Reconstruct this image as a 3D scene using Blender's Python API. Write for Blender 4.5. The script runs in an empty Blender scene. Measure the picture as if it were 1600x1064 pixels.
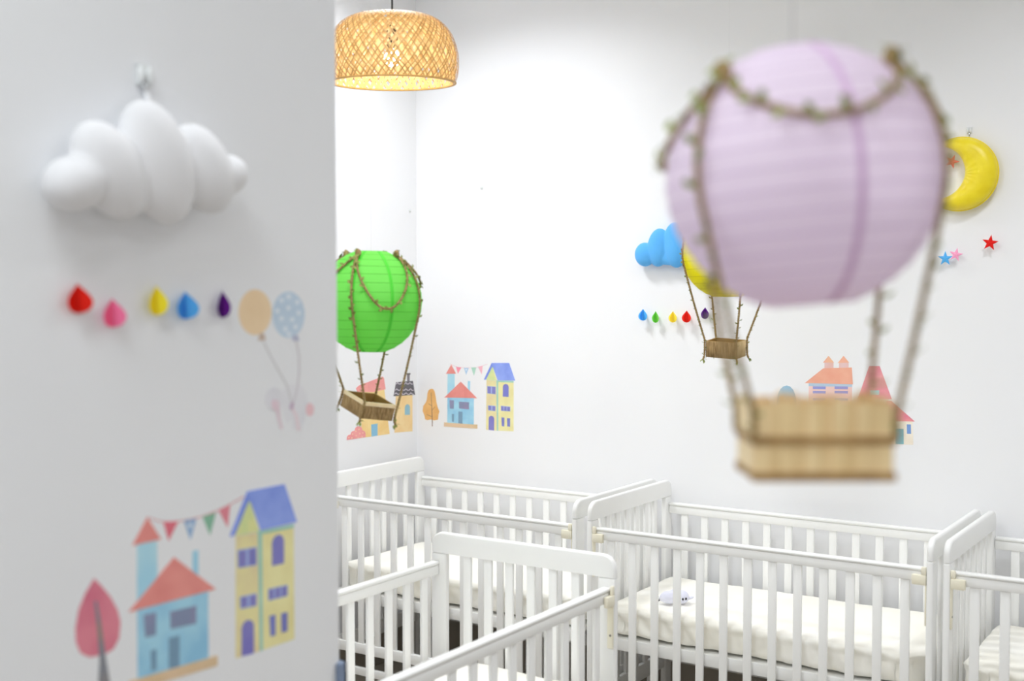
import bpy, bmesh, math, random
from mathutils import Vector, Matrix, noise

random.seed(7)
C = bpy.context.scene.collection
PI = math.pi
R = math.radians

# ------------------------------------------------------------------ camera model
F_PX, PITCH, YAW, CAM_Z = 1874.4, 0.0397, 0.5818, 1.75
CAM = Vector((0, 0, CAM_Z))
FWD = Vector((-math.sin(YAW) * math.cos(PITCH), math.cos(YAW) * math.cos(PITCH), -math.sin(PITCH)))
RGT = Vector((math.cos(YAW), math.sin(YAW), 0))
UPV = RGT.cross(FWD)


def ray(px, py):
    return FWD + RGT * ((px - 800) / F_PX) - UPV * ((py - 532) / F_PX)


def at(px, py, axis, val):
    """point where the sight line meets the plane coordinate[axis] == val (to measure positions on a wall or floor level)"""
    d = ray(px, py)
    return CAM + d * ((val - CAM[axis]) / d[axis])


def at_depth(px, py, depth):
    return CAM + ray(px, py) * depth


# ------------------------------------------------------------------ room measures
XL, YB, XP, YP = -3.605, 4.635, -1.675, 1.884      # alcove left wall, back wall, near wall face, its corner
XR, YF, ZC = 2.6, -2.8, 3.35


# ------------------------------------------------------------------ materials
def nodes_of(name):
    m = bpy.data.materials.new(name)
    m.use_nodes = True
    nt = m.node_tree
    return m, nt, nt.nodes['Principled BSDF'], nt.nodes['Material Output']


def srgb(r, g, b):
    f = lambda c: (c / 255 / 12.92) if c / 255 <= 0.04045 else ((c / 255 + 0.055) / 1.055) ** 2.4
    return (f(r), f(g), f(b), 1)


def mat(name, c1, c2=None, rough=0.5, scale=8.0, bump=0.0, bscale=40.0, spec=0.5, metal=0.0, stretch=None, translucent=0.0,
        detail=3.0, coat=0.0, sheen=0.0):
    m, nt, b, out = nodes_of(name)
    N, K = nt.nodes, nt.links
    b.inputs['Roughness'].default_value = rough
    b.inputs['Metallic'].default_value = metal
    b.inputs['Specular IOR Level'].default_value = spec
    b.inputs['Coat Weight'].default_value = coat
    b.inputs['Sheen Weight'].default_value = sheen
    tc = N.new('ShaderNodeTexCoord')
    vec = tc.outputs['Object']
    if stretch:
        mp = N.new('ShaderNodeMapping')
        mp.inputs['Scale'].default_value = stretch
        K.new(vec, mp.inputs['Vector'])
        vec = mp.outputs['Vector']
    nz = N.new('ShaderNodeTexNoise')
    nz.inputs['Scale'].default_value = scale
    nz.inputs['Detail'].default_value = detail
    K.new(vec, nz.inputs['Vector'])
    rp = N.new('ShaderNodeValToRGB')
    rp.color_ramp.elements[0].position = 0.36
    rp.color_ramp.elements[1].position = 0.64
    rp.color_ramp.elements[0].color = c1
    rp.color_ramp.elements[1].color = c2 or tuple(min(1, x * 1.04) for x in c1[:3]) + (1,)
    K.new(nz.outputs['Fac'], rp.inputs['Fac'])
    K.new(rp.outputs['Color'], b.inputs['Base Color'])
    if bump:
        bz = N.new('ShaderNodeTexNoise')
        bz.inputs['Scale'].default_value = bscale
        bz.inputs['Detail'].default_value = 4
        K.new(vec, bz.inputs['Vector'])
        bp = N.new('ShaderNodeBump')
        bp.inputs['Strength'].default_value = bump
        bp.inputs['Distance'].default_value = 0.004
        K.new(bz.outputs['Fac'], bp.inputs['Height'])
        K.new(bp.outputs['Normal'], b.inputs['Normal'])
    if translucent:
        tr = N.new('ShaderNodeBsdfTranslucent')
        K.new(rp.outputs['Color'], tr.inputs['Color'])
        mx = N.new('ShaderNodeMixShader')
        mx.inputs['Fac'].default_value = translucent
        K.new(b.outputs['BSDF'], mx.inputs[1])
        K.new(tr.outputs['BSDF'], mx.inputs[2])
        K.new(mx.outputs['Shader'], out.inputs['Surface'])
    return m


def emit(name, col, strength):
    m, nt, b, out = nodes_of(name)
    b.inputs['Base Color'].default_value = col
    b.inputs['Emission Color'].default_value = col
    b.inputs['Emission Strength'].default_value = strength
    return m


M = {}
M['wall'] = mat('white_wall_paint', (0.868, 0.868, 0.884, 1), (0.888, 0.888, 0.90, 1), rough=0.55, scale=1.5, bump=0.05, bscale=12, spec=0.3)
M['near_wall'] = mat('satin_wall_paint', (0.85, 0.858, 0.878, 1), (0.87, 0.878, 0.895, 1), rough=0.38, scale=1.5, bump=0.10, bscale=7, spec=0.5)
M['ceiling'] = mat('ceiling_paint', (0.88, 0.88, 0.88, 1), rough=0.8, scale=2)
M['floor'] = mat('dark_floor_vinyl', (0.38, 0.345, 0.29, 1), (0.44, 0.40, 0.34, 1), rough=0.55, scale=5, stretch=(1, 6, 1))
M['skirt'] = mat('dark_baseboard_vinyl', (0.28, 0.25, 0.205, 1), (0.34, 0.30, 0.25, 1), rough=0.5, scale=4)
M['crib'] = mat('white_painted_wood', (0.87, 0.87, 0.855, 1), (0.89, 0.89, 0.875, 1), rough=0.33, scale=3, bump=0.02, bscale=60, spec=0.5)
M['latch'] = mat('cream_plastic', srgb(240, 234, 212), srgb(244, 239, 220), rough=0.35)
M['sheet'] = mat('cream_cotton_sheet', srgb(250, 247, 236), srgb(252, 250, 243), rough=0.6, scale=5, bump=0.15, bscale=30, spec=0.3, sheen=0.15)
M['screw'] = mat('steel_screw', (0.2, 0.19, 0.17, 1), rough=0.35, metal=0.8)
M['felt_white'] = mat('white_felt', (0.80, 0.80, 0.82, 1), (0.83, 0.83, 0.85, 1), rough=0.7, bump=0.15, bscale=90, sheen=0.3)
M['felt_blue'] = mat('sky_blue_felt', srgb(84, 172, 240), srgb(92, 180, 246), rough=0.8, bump=0.2, bscale=120, sheen=0.2)
M['moon'] = mat('yellow_satin_fabric', srgb(240, 215, 10), srgb(248, 226, 30), rough=0.36, scale=20, bump=0.2, bscale=40, sheen=0.2)
M['hook'] = mat('clear_white_plastic', (0.78, 0.80, 0.80, 1), rough=0.2)
M['metal'] = mat('bright_steel', (0.75, 0.76, 0.78, 1), rough=0.2, metal=1.0)
M['guard'] = mat('grey_blue_foam', srgb(120, 134, 158), srgb(128, 142, 165), rough=0.8, bump=0.2, bscale=120)
M['twine'] = mat('jute_twine', srgb(138, 114, 70), srgb(176, 150, 104), rough=0.9, scale=160, bump=0.3, bscale=300)
M['leaf'] = mat('olive_fabric_leaf', srgb(104, 120, 44), srgb(154, 162, 84), rough=0.7, scale=60)
M['jute'] = mat('wound_jute', srgb(150, 122, 80), srgb(194, 164, 116), rough=0.9, scale=30, bump=0.3, bscale=120, stretch=(6, 6, 0.6))
M['jute_lit'] = mat('lit_wound_jute', srgb(204, 178, 130), srgb(226, 202, 156), rough=0.9, scale=30, bump=0.3, bscale=120)  # paler copy of the jute: light on one basket wall painted in
M['card'] = mat('brown_cardboard', srgb(160, 126, 66), srgb(176, 142, 80), rough=0.8)
M['stick'] = mat('pale_and_lit_craft_wood', srgb(238, 214, 168), srgb(246, 226, 186), rough=0.6, scale=12, stretch=(4, 4, 0.5))  # pale rim sticks; also the lilac basket wall painted as lit
M['stick_tan'] = mat('tan_craft_wood', srgb(238, 210, 156), srgb(246, 222, 172), rough=0.6, scale=14, stretch=(5, 5, 0.5))
M['stick_brown'] = mat('brown_craft_wood', srgb(228, 198, 142), srgb(238, 210, 158), rough=0.6, scale=14, stretch=(5, 5, 0.5))
M['band'] = mat('brown_twine_band', srgb(158, 122, 74), srgb(178, 142, 92), rough=0.9, scale=60, bump=0.3, bscale=200)
M['wire'] = mat('thin_black_cord', (0.02, 0.02, 0.02, 1), rough=0.5)
M['grey_wire'] = mat('thin_pale_thread', (0.4, 0.4, 0.43, 1), rough=0.4)
M['bamboo'] = mat('bamboo_strip', srgb(192, 150, 88), srgb(212, 172, 108), rough=0.5, scale=30, translucent=0.12)  # darkened outer strips: their shade against the glowing inside is painted in
M['bamboo_in_lit'] = mat('lit_bamboo_strip', srgb(244, 216, 156), srgb(250, 226, 172), rough=0.5, scale=30, translucent=0.35)  # paler inner strips: the bulb's light on them is painted in
M['bamboo_rim'] = mat('bamboo_rim_strip', srgb(200, 154, 84), srgb(216, 172, 100), rough=0.5, scale=40)
M['bulb'] = emit('glowing_bulb', (1.0, 0.95, 0.93, 1), 16)
M['plush'] = mat('pale_lilac_plush', srgb(226, 227, 244), srgb(234, 235, 250), rough=0.9, bump=0.3, bscale=200, sheen=0.4)
M['black'] = mat('black_thread', (0.02, 0.02, 0.025, 1), rough=0.4)
M['white'] = mat('white_thread', (0.8, 0.8, 0.8, 1), rough=0.6)


# ------------------------------------------------------------------ mesh helpers
class MB:
    def __init__(s):
        s.v, s.f = [], []

    def add(s, vs, fs):
        b = len(s.v)
        s.v += [Vector(v) for v in vs]
        s.f += [tuple(b + i for i in f) for f in fs]
        return s

    def box(s, x0, x1, y0, y1, z0, z1, r=0.0, seg=2):
        if r <= 0:
            vs = [(x, y, z) for x in (x0, x1) for y in (y0, y1) for z in (z0, z1)]
            fs = [(0, 1, 3, 2), (4, 6, 7, 5), (0, 4, 5, 1), (2, 3, 7, 6), (0, 2, 6, 4), (1, 5, 7, 3)]
            return s.add(vs, fs)
        bm = bmesh.new()
        bmesh.ops.create_cube(bm, size=1)
        for v in bm.verts:
            v.co = Vector(((x0 + x1) / 2 + v.co.x * (x1 - x0), (y0 + y1) / 2 + v.co.y * (y1 - y0), (z0 + z1) / 2 + v.co.z * (z1 - z0)))
        bmesh.ops.bevel(bm, geom=bm.edges[:], offset=r, segments=seg, profile=0.5, affect='EDGES')
        return s.frombm(bm)

    def frombm(s, bm):
        bm.verts.index_update()
        s.add([v.co.copy() for v in bm.verts], [[v.index for v in f.verts] for f in bm.faces])
        bm.free()
        return s

    def tube(s, pts, r, n=8, cap=True, closed=False):
        pts = [Vector(p) for p in pts]
        m = len(pts)
        rr = r if isinstance(r, (list, tuple)) else [r] * m
        vs, fs = [], []
        up = Vector((0, 0, 1))
        prev = None
        for i, p in enumerate(pts):
            a = pts[(i - 1) % m] if (closed or i > 0) else p
            c = pts[(i + 1) % m] if (closed or i < m - 1) else p
            t = (c - a)
            t = t.normalized() if t.length > 1e-9 else Vector((0, 0, 1))
            if prev is None:
                x = t.cross(up)
                if x.length < 1e-3:
                    x = t.cross(Vector((1, 0, 0)))
            else:
                x = prev - t * prev.dot(t)
                if x.length < 1e-6:
                    x = t.cross(up)
            x.normalize()
            prev = x
            y = t.cross(x)
            for k in range(n):
                a_ = 2 * PI * k / n
                vs.append(p + (x * math.cos(a_) + y * math.sin(a_)) * rr[i])
        for i in range(m if closed else m - 1):
            j = (i + 1) % m
            for k in range(n):
                l = (k + 1) % n
                fs.append((i * n + k, i * n + l, j * n + l, j * n + k))
        if cap and not closed:
            fs.append(tuple(range(n - 1, -1, -1)))
            fs.append(tuple((m - 1) * n + k for k in range(n)))
        return s.add(vs, fs)

    def lathe(s, prof, n=48, cx=0, cy=0):
        vs, fs = [], []
        m = len(prof)
        for (r, z) in prof:
            for k in range(n):
                a = 2 * PI * k / n
                vs.append((cx + r * math.cos(a), cy + r * math.sin(a), z))
        for i in range(m - 1):
            for k in range(n):
                l = (k + 1) % n
                fs.append((i * n + k, i * n + l, (i + 1) * n + l, (i + 1) * n + k))
        return s.add(vs, fs)

    def ellipsoid(s, c, a, b, d, nu=32, nv=16):
        c, a, b, d = Vector(c), Vector(a), Vector(b), Vector(d)
        vs, fs = [c + d], []
        for i in range(1, nv):
            t = PI * i / nv
            for k in range(nu):
                p = 2 * PI * k / nu
                vs.append(c + a * (math.sin(t) * math.cos(p)) + b * (math.sin(t) * math.sin(p)) + d * math.cos(t))
        vs.append(c - d)
        for k in range(nu):
            fs.append((0, 1 + k, 1 + (k + 1) % nu))
        for i in range(nv - 2):
            for k in range(nu):
                l = (k + 1) % nu
                fs.append((1 + i * nu + k, 1 + (i + 1) * nu + k, 1 + (i + 1) * nu + l, 1 + i * nu + l))
        e = len(vs) - 1
        for k in range(nu):
            fs.append((e, e - nu + (k + 1) % nu, e - nu + k))
        return s.add(vs, fs)

    def prism(s, pts, n, h0, h1, back=False):
        """polygon (3D points in a wall plane) raised from h0 to h1 along n"""
        n = Vector(n)
        p0 = [Vector(p) + n * h0 for p in pts]
        p1 = [Vector(p) + n * h1 for p in pts]
        k = len(pts)
        fs = [tuple(range(k, 2 * k))] + [(i, (i + 1) % k, k + (i + 1) % k, k + i) for i in range(k)]
        if back:
            fs.append(tuple(range(k - 1, -1, -1)))
        return s.add(p0 + p1, fs)

    def build(s, name, m, parent=None, off=None, smooth=False, angle=None):
        me = bpy.data.meshes.new(name)
        o_ = Vector(off) if off is not None else Vector((0, 0, 0))
        me.from_pydata([v - o_ for v in s.v], [], s.f)
        bm = bmesh.new()
        bm.from_mesh(me)
        bmesh.ops.recalc_face_normals(bm, faces=bm.faces[:])
        bm.to_mesh(me)
        bm.free()
        me.materials.append(M[m] if isinstance(m, str) else m)
        if smooth or angle:
            me.polygons.foreach_set('use_smooth', [True] * len(me.polygons))
            if angle:
                me.set_sharp_from_angle(angle=R(angle))
        o = bpy.data.objects.new(name, me)
        C.objects.link(o)
        if parent is not None:
            o.parent = parent
        elif off is not None:
            o.location = o_
        return o


def tag(o, label=None, cat=None, group=None, kind=None):
    if label: o['label'] = label
    if cat: o['category'] = cat
    if group: o['group'] = group
    if kind: o['kind'] = kind
    return o


def thing(name, label, cat, loc=(0, 0, 0), rz=0.0, group=None):
    o = bpy.data.objects.new(name, None)
    o.empty_display_size = 0.05
    C.objects.link(o)
    o.location = loc
    o.rotation_euler = (0, 0, rz)
    return tag(o, label, cat, group)


def copy_tree(o, parent=None):
    c = o.copy()
    C.objects.link(c)
    c.parent = parent
    for ch in list(o.children):
        copy_tree(ch, c)
    return c


def soften(o, voxel, its=4):
    r = o.modifiers.new('remesh', 'REMESH')
    r.mode = 'VOXEL'
    r.voxel_size = voxel
    r.use_smooth_shade = True
    s = o.modifiers.new('smooth', 'SMOOTH')
    s.iterations = its
    s.factor = 0.5
    return o


# ------------------------------------------------------------------ setting
def struct(name, m, *boxes):
    b = MB()
    for q in boxes:
        b.box(*q)
    return tag(b.build(name, m), kind='structure')


T = 0.12
struct('floor', 'floor', (XL - T, XR + T, YF - T, YB + T, -0.1, 0))
struct('ceiling', 'ceiling', (XL - T, XR + T, YF - T, YB + T, ZC, ZC + 0.1))
struct('wall_back', 'wall', (XL - T, XR + T, YB, YB + T, 0, ZC))
struct('wall_left', 'wall', (XL - T, XL, YP, YB, 0, ZC))
struct('wall_right', 'wall', (XR, XR + T, YF, YB, 0, ZC))
struct('wall_front', 'wall', (XP, XR + T, YF - T, YF, 0, ZC))
struct('wall_near', 'near_wall', (XL - T, XP, YF - T, YP, 0, ZC))
struct('baseboard_back', 'skirt', (XL + 0.012, XR, YB - 0.012, YB, 0, 0.17))
struct('baseboard_left', 'skirt', (XL, XL + 0.012, YP, YB, 0, 0.17))

# foam corner guard on the free corner of the near wall
g = MB()
zt = 1.75 - 0.775
g.box(XP - 0.05, XP + 0.012, YP, YP + 0.012, 0.0, zt, 0.004, 3)
g.box(XP, XP + 0.012, YP - 0.012, YP + 0.012, 0.0, zt, 0.004, 3)
tag(g.build('corner_guard', 'guard', off=(XP, YP, 0), angle=40), 'grey-blue foam strip covering the lower corner of the near white wall', 'corner guard')

# ------------------------------------------------------------------ cribs
L, W, TH = 1.25, 0.691, 0.022
ZT, ZR = 0.962, 0.867


def side_slat():
    return MB().box(-0.015, 0.015, -0.006, 0.006, 0.2, 0.826, 0.003)


def make_crib(label):
    root = thing('baby_crib', label, 'crib', (0, 0, 0), 0, 'white wooden cribs')
    # end panels
    rc = 0.045
    prof = [(0, 0.893), (W, 0.893)]
    for k in range(9):
        a = PI / 2 * k / 8
        prof.append((W - rc + rc * math.cos(a), ZT - rc + rc * math.sin(a)))
    for k in range(9):
        a = PI / 2 + PI / 2 * k / 8
        prof.append((rc + rc * math.cos(a), ZT - rc + rc * math.sin(a)))
    bm = bmesh.new()
    vs = [bm.verts.new((-TH / 2, y, z)) for y, z in prof]
    f = bm.faces.new(vs)
    ext = bmesh.ops.extrude_face_region(bm, geom=[f])
    for v in [e for e in ext['geom'] if isinstance(e, bmesh.types.BMVert)]:
        v.co.x = TH / 2
    rim = [e for e in bm.edges if abs(e.verts[0].co.x - e.verts[1].co.x) < 1e-6 and not (e.verts[0].co.z < 0.9 and e.verts[1].co.z < 0.9)]
    bmesh.ops.bevel(bm, geom=rim, offset=0.008, segments=4, profile=0.5, affect='EDGES')
    top = MB().frombm(bm)
    for sx in (-1, 1):
        p = top.build('end_panel', 'crib', root, angle=40)
        p.location = (sx * L / 2, 0, 0)
        for y in (0, W - 0.06):
            MB().box(-TH / 2, TH / 2, y, y + 0.06, 0, 0.8922, 0.006, 3).build('post', 'crib', p, angle=40)
        for i in range(6):
            y = 0.06 + (W - 0.12) / 7 * (i + 1)
            MB().box(-0.006, 0.006, y - 0.015, y + 0.015, 0.215, 0.895, 0.003).build('slat', 'crib', p, angle=40)
        MB().box(-0.009, 0.009, 0.058, W - 0.058, 0.17, 0.235, 0.004).build('bottom_rail', 'crib', p, angle=40)
    xi = L / 2 - TH / 2
    for k, yc in enumerate((0.024, W - 0.024)):
        r = MB()
        r.box(-xi + 0.002, xi - 0.002, yc - 0.014, yc + 0.014, 0.8545, ZR, 0.0055, 3)
        r.box(-xi + 0.002, xi - 0.002, yc - 0.0105, yc + 0.0105, 0.822, 0.8535, 0.003, 2)
        r.box(-xi + 0.004, xi - 0.004, yc - 0.008, yc + 0.008, 0.85, 0.858)
        p = r.build('side_rail', 'crib', root, angle=40)
        for i in range(13):
            s_ = MB().box(-0.015, 0.015, -0.006, 0.006, 0.2, 0.826, 0.003).build('slat', 'crib', p, angle=40)
            s_.location = ((i - 6) * 0.0905, yc, 0)
        MB().box(-xi + 0.003, xi - 0.003, yc - 0.010, yc + 0.010, 0.19, 0.235, 0.004).build('bottom_rail', 'crib', p, angle=40)
    # cream latches and their tracks, front side
    for sx in (-1, 1):
        lb = MB()
        a, b = sorted((sx * (xi - 0.001), sx * (xi - 0.046)))
        lb.box(a, b, -0.001, 0.0132, 0.812, 0.845, 0.003, 2)
        a, b = sorted((sx * (xi - 0.001), sx * (xi - 0.016)))
        lb.box(a, b, 0.000, 0.0095, 0.845, 0.872, 0.003, 2)
        tag(lb.build('latch', 'latch', root, angle=40), 'cream plastic latch')
        a, b = sorted((sx * xi, sx * (xi - 0.005)))
        tr = MB().box(a, b, 0.004, 0.024, 0.68, 0.814, 0.002, 2).build('latch_track', 'latch', root, angle=40)
        tag(tr, 'cream plastic strip')
        sc = MB()
        sc.tube([(sx * (xi - 0.0005), 0.013, 0.72), (sx * (xi - 0.0062), 0.013, 0.72)], 0.0035, 10)
        sc.build('screw', 'screw', tr)
    bs = MB()
    for y0 in (0.042, W - 0.062):
        bs.box(-xi + 0.002, xi - 0.002, y0, y0 + 0.02, 0.405, 0.45, 0.003)
    bs.box(-xi + 0.003, xi - 0.003, 0.058, W - 0.058, 0.435, 0.4495)
    for x in (-0.35, 0, 0.35):
        bs.box(x - 0.03, x + 0.03, 0.05, W - 0.05, 0.41, 0.437)
    bs.build('mattress_base', 'crib', root, angle=40)
    MB().box(-xi + 0.002, xi - 0.002, 0.014, 0.034, 0.095, 0.13, 0.004).build('stretcher', 'crib', root, angle=40)
    return root


def make_mattress(seed):
    hx, hy, z0, z1 = L / 2 - TH / 2 - 0.012, W / 2 - 0.046, 0.4535, 0.562
    nx, ny, nz = 150, 70, 14
    hz = (z1 - z0) / 2
    idx, vs, fs = {}, [], []

    def vert(i, j, k):
        key = (i, j, k)
        if key not in idx:
            p = Vector((-hx + 2 * hx * i / nx, -hy + 2 * hy * j / ny, -hz + 2 * hz * k / nz))
            q = Vector((max(-hx + 0.03, min(hx - 0.03, p.x)), max(-hy + 0.03, min(hy - 0.03, p.y)), max(-hz + 0.028, min(hz - 0.024, p.z))))
            d = p - q
            # rounded corners in plan: a larger radius
            rp = 0.09
            qx = Vector((max(-hx + rp, min(hx - rp, p.x)), max(-hy + rp, min(hy - rp, p.y)), 0))
            if d.length > 1e-6:
                d.normalize()
            p2 = q + Vector((d.x * 0.03, d.y * 0.03, d.z * 0.024))
            e = Vector((p2.x, p2.y, 0)) - qx
            if abs(e.x) > 1e-6 and abs(e.y) > 1e-6 and e.length > rp:
                e = e.normalized() * rp
                p2.x, p2.y = qx.x + e.x, qx.y + e.y
            side = 1 - max(0, min(1, (p2.z - hz + 0.03) / 0.028))
            # pulled folds of the fitted sheet
            s_ = p2.x if abs(p2.y) / hy > abs(p2.x) / hx else p2.y
            t = p2.z
            w = noise.noise(Vector((s_ * 15 + t * 9, t * 5, seed * 3.1))) * 0.6
            ph = 6 * noise.noise(Vector((s_ * 3, t * 6, seed + 7.7)))
            w += 0.5 * math.sin(s_ * 62 + t * 46 * (1 if noise.noise(Vector((s_ * 2.2, 0, seed))) > 0 else -1) + ph)
            w += 0.35 * noise.noise(Vector((s_ * 40, t * 25, seed)))
            outw = Vector((p2.x / hx if abs(p2.x) > hx - rp else 0, p2.y / hy if abs(p2.y) > hy - rp else 0, 0))
            if outw.length > 0:
                outw.normalize()
            p2 += outw * side * (w * 0.011 - 0.013)
            if t > 0:
                p2.z += (1 - side) * (noise.noise(Vector((p2.x * 5, p2.y * 5, seed))) * 0.004 + noise.noise(Vector((p2.x * 16, p2.y * 11, seed + 3))) * 0.0016)
            idx[key] = len(vs)
            vs.append(Vector((p2.x, p2.y + W / 2, max(0.4503, p2.z + (z0 + z1) / 2))))
        return idx[key]

    for i in range(nx):
        for j in range(ny):
            for k in (0, nz):
                fs.append([vert(i, j, k), vert(i + 1, j, k), vert(i + 1, j + 1, k), vert(i, j + 1, k)])
    for i in range(nx):
        for k in range(nz):
            for j in (0, ny):
                fs.append([vert(i, j, k), vert(i + 1, j, k), vert(i + 1, j, k + 1), vert(i, j, k + 1)])
    for j in range(ny):
        for k in range(nz):
            for i in (0, nx):
                fs.append([vert(i, j, k), vert(i, j + 1, k), vert(i, j + 1, k + 1), vert(i, j, k + 1)])
    return MB().add(vs, fs).build('crib_mattress', 'sheet', smooth=True)


dR = at(961, 864, 2, ZT)
dL = at(683, 830, 2, ZT)
DX, DY = (dR.x + dL.x + W) / 2, (dR.y + dL.y) / 2
print('D crib', dL, dR)
spots = [(-2.915, 3.910, 0.0, 'white wooden crib at the left under the green balloon, end against the side wall',
          'cream sheeted mattress in the left crib, beneath the green balloon'),
         (-1.599, 3.910, 0.0, 'white wooden crib in the middle of the back row, plush toy on its mattress',
          'cream sheeted mattress with the lilac plush toy lying on it'),
         (-0.297, 3.910, 0.0, 'white wooden crib cut off by the right edge, right of the plush toy crib',
          'cream sheeted mattress in the crib at the right edge'),
         (DX, DY - L / 2 - 0.011, PI / 2, 'white wooden crib standing crosswise in front of the back row',
          'cream sheeted mattress in the crosswise front crib')]
crib0 = make_crib(spots[0][3])
for i, (x, y, rz, lab, mlab) in enumerate(spots):
    c = crib0 if i == 0 else copy_tree(crib0)
    c.location = (x, y, 0)
    c.rotation_euler = (0, 0, rz)
    c['label'] = lab
    m = make_mattress(i + 1.3)
    m.location = (x, y, 0)
    m.rotation_euler = (0, 0, rz)
    tag(m, mlab, 'mattress', 'mattresses in the cribs')

# ------------------------------------------------------------------ plush toy on the middle crib's mattress
tp = at(1052, 943, 2, 0.565)
e1 = RGT.copy(); e2 = Vector((-RGT.y, RGT.x, 0)); e3 = Vector((0, 0, 1))
S = tp.y / FWD.y / F_PX * 1.02      # metres per photo pixel there


def tpt(px, dy, h):
    return tp + e1 * ((px - 1052) * S) + e2 * dy + e3 * h


toy = thing('plush_toy', 'small pale lilac plush animal with two dark eyes lying on the middle mattress', 'plush toy', tp)
b = MB()
b.ellipsoid(tpt(1046, 0.0, 0.024), e1 * 0.036, e2 * 0.030, e3 * 0.024)
b.ellipsoid(tpt(1064, 0.0, 0.026), e1 * 0.028, e2 * 0.030, e3 * 0.026)
b.ellipsoid(tpt(1054, 0.012, 0.034), e1 * 0.022, e2 * 0.02, e3 * 0.018)
b.ellipsoid(tpt(1076, 0.006, 0.020), e1 * 0.016 + e3 * 0.004, e2 * 0.008, e3 * 0.006)
b.ellipsoid(tpt(1036, 0.0, 0.018), e1 * 0.011, e2 * 0.011, e3 * 0.010)
soften(b.build('body', 'plush', toy, off=tp, smooth=True), 0.0025, 3)
for px, h in ((1064, 0.024), (1068.5, 0.025)):
    b = MB().ellipsoid(tpt(px, -0.0285 if px < 1066 else -0.027, h), e1 * 0.004, e2 * 0.003, e3 * 0.005, 12, 8)
    tag(b.build('eye', 'black', toy, off=tp, smooth=True), 'dark eye')
b = MB()
b.ellipsoid(tpt(1029, -0.006, 0.028), e1 * 0.006, e2 * 0.004, e3 * 0.0045, 12, 8)
b.ellipsoid(tpt(1030, -0.006, 0.014), e1 * 0.007, e2 * 0.004, e3 * 0.0045, 12, 8)
tag(b.build('tail', 'black', toy, off=tp, smooth=True), 'black tipped tail')
b = MB().ellipsoid(tpt(1031.5, 0.001, 0.0215), e1 * 0.007, e2 * 0.0045, e3 * 0.004, 12, 8)
b.build('tail_tip', 'white', toy, off=tp, smooth=True)

# ------------------------------------------------------------------ woven pendant lamp
lc = at_depth(613, 88, 3.9)
LR = 104 * 3.9 / F_PX
lamp = thing('pendant_lamp', 'woven bamboo dome lamp, lit, hanging on a black cord', 'lamp', lc)
lprof = [(40, 63), (55, 62), (66, 58.5), (76, 53), (84, 46), (90.5, 38), (96, 28), (100, 17), (103, 5), (104, -8), (103.6, -20), (102, -30), (98.5, -41)]
lprof = [(r * 3.9 / F_PX, z * 3.9 / F_PX) for r, z in lprof]
lprof = [(0.006, 0.1335), (0.03, 0.134)] + lprof


def lp_eval(t, dr=0.0):
    n = len(lprof) - 1
    x = t * n
    i = min(n - 1, int(x))
    u = x - i
    p0, p1, p2, p3 = lprof[max(0, i - 1)], lprof[i], lprof[i + 1], lprof[min(n, i + 2)]
    o = []
    for a in (0, 1):
        o.append(0.5 * (2 * p1[a] + (p2[a] - p0[a]) * u + (2 * p0[a] - 5 * p1[a] + 4 * p2[a] - p3[a]) * u * u + (3 * p1[a] - p0[a] - 3 * p2[a] + p3[a]) * u ** 3))
    return o[0] + dr, o[1]


def weave(n, width, turn, dr, t0, z_wave, nseg=26):
    b = MB()
    for sgn in (1, -1):
        for k in range(n):
            a0 = 2 * PI * k / n
            vs, fs = [], []
            for i in range(nseg + 1):
                t = t0 + (1 - t0) * i / nseg
                r, z = lp_eval(t, dr)
                r += z_wave * sgn
                a = a0 + sgn * turn * (t - t0) + 0.02 * math.sin(k * 2.3)
                w = min(width, 2 * PI * max(r, 0.003) / n * 1.0) / 2
                da = w / max(r, 0.004)
                for q in (-1, 1):
                    vs.append((r * math.cos(a + q * da), r * math.sin(a + q * da), z))
            for i in range(nseg):
                fs.append((2 * i, 2 * i + 1, 2 * i + 3, 2 * i + 2))
            b.add(vs, fs)
    return b


LAMP_TILT = (R(2.5), R(1.5), 0)
shade = weave(66, 0.0050, 1.25, 0.0, 0.10, 0.0006).build('lamp_shade', 'bamboo', lamp, smooth=True)
weave(62, 0.0112, 0.8, -0.008, 0.10, 0.0006).build('inner_weave', 'bamboo_in_lit', shade, smooth=True)
b = MB()
for dr, zz in ((0.001, 0.0), (-0.007, 0.0)):
    r, z = lp_eval(1.0, dr)
    b.tube([(r * math.cos(2 * PI * k / 72), r * math.sin(2 * PI * k / 72), z + zz) for k in range(72)], 0.0028, 6, closed=True)
b.build('rim_hoop', 'bamboo_rim', shade, smooth=True)
shade.rotation_euler = LAMP_TILT
b = MB().lathe([(0.0, 0.132), (0.012, 0.131), (0.019, 0.126), (0.019, 0.05), (0.015, 0.024), (0.0, 0.024)], 24)
b.build('socket', 'wire', lamp, angle=40)
b = MB().lathe([(0.0, -0.034)] + [(0.027 * math.sin(a), -0.005 - 0.029 * math.cos(a)) for a in [PI * k / 16 for k in range(1, 14)]] + [(0.012, 0.023), (0, 0.023)], 28)
bulb = b.build('light_bulb', 'bulb', lamp, smooth=True)
tag(bulb, 'glowing white bulb')
b = MB().tube([(0, 0, 0.13), (0, 0, ZC - lc.z - 0.02)], 0.0032, 8)
tag(b.build('cord', 'wire', lamp), 'black cord')
MB().lathe([(0, ZC - lc.z - 0.03), (0.045, ZC - lc.z - 0.03), (0.05, ZC - lc.z - 0.022), (0.05, ZC - lc.z - 0.001)], 32).build('ceiling_rose', 'wire', lamp, angle=40)

# ------------------------------------------------------------------ hot air balloons of paper lanterns
def frame_at(p):
    """right, toward-camera and up axes for something that faces the camera at p (upright)"""
    d = (CAM - p)
    d.z = 0
    d.normalize()
    return Vector((-d.y, d.x, 0)), d


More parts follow.
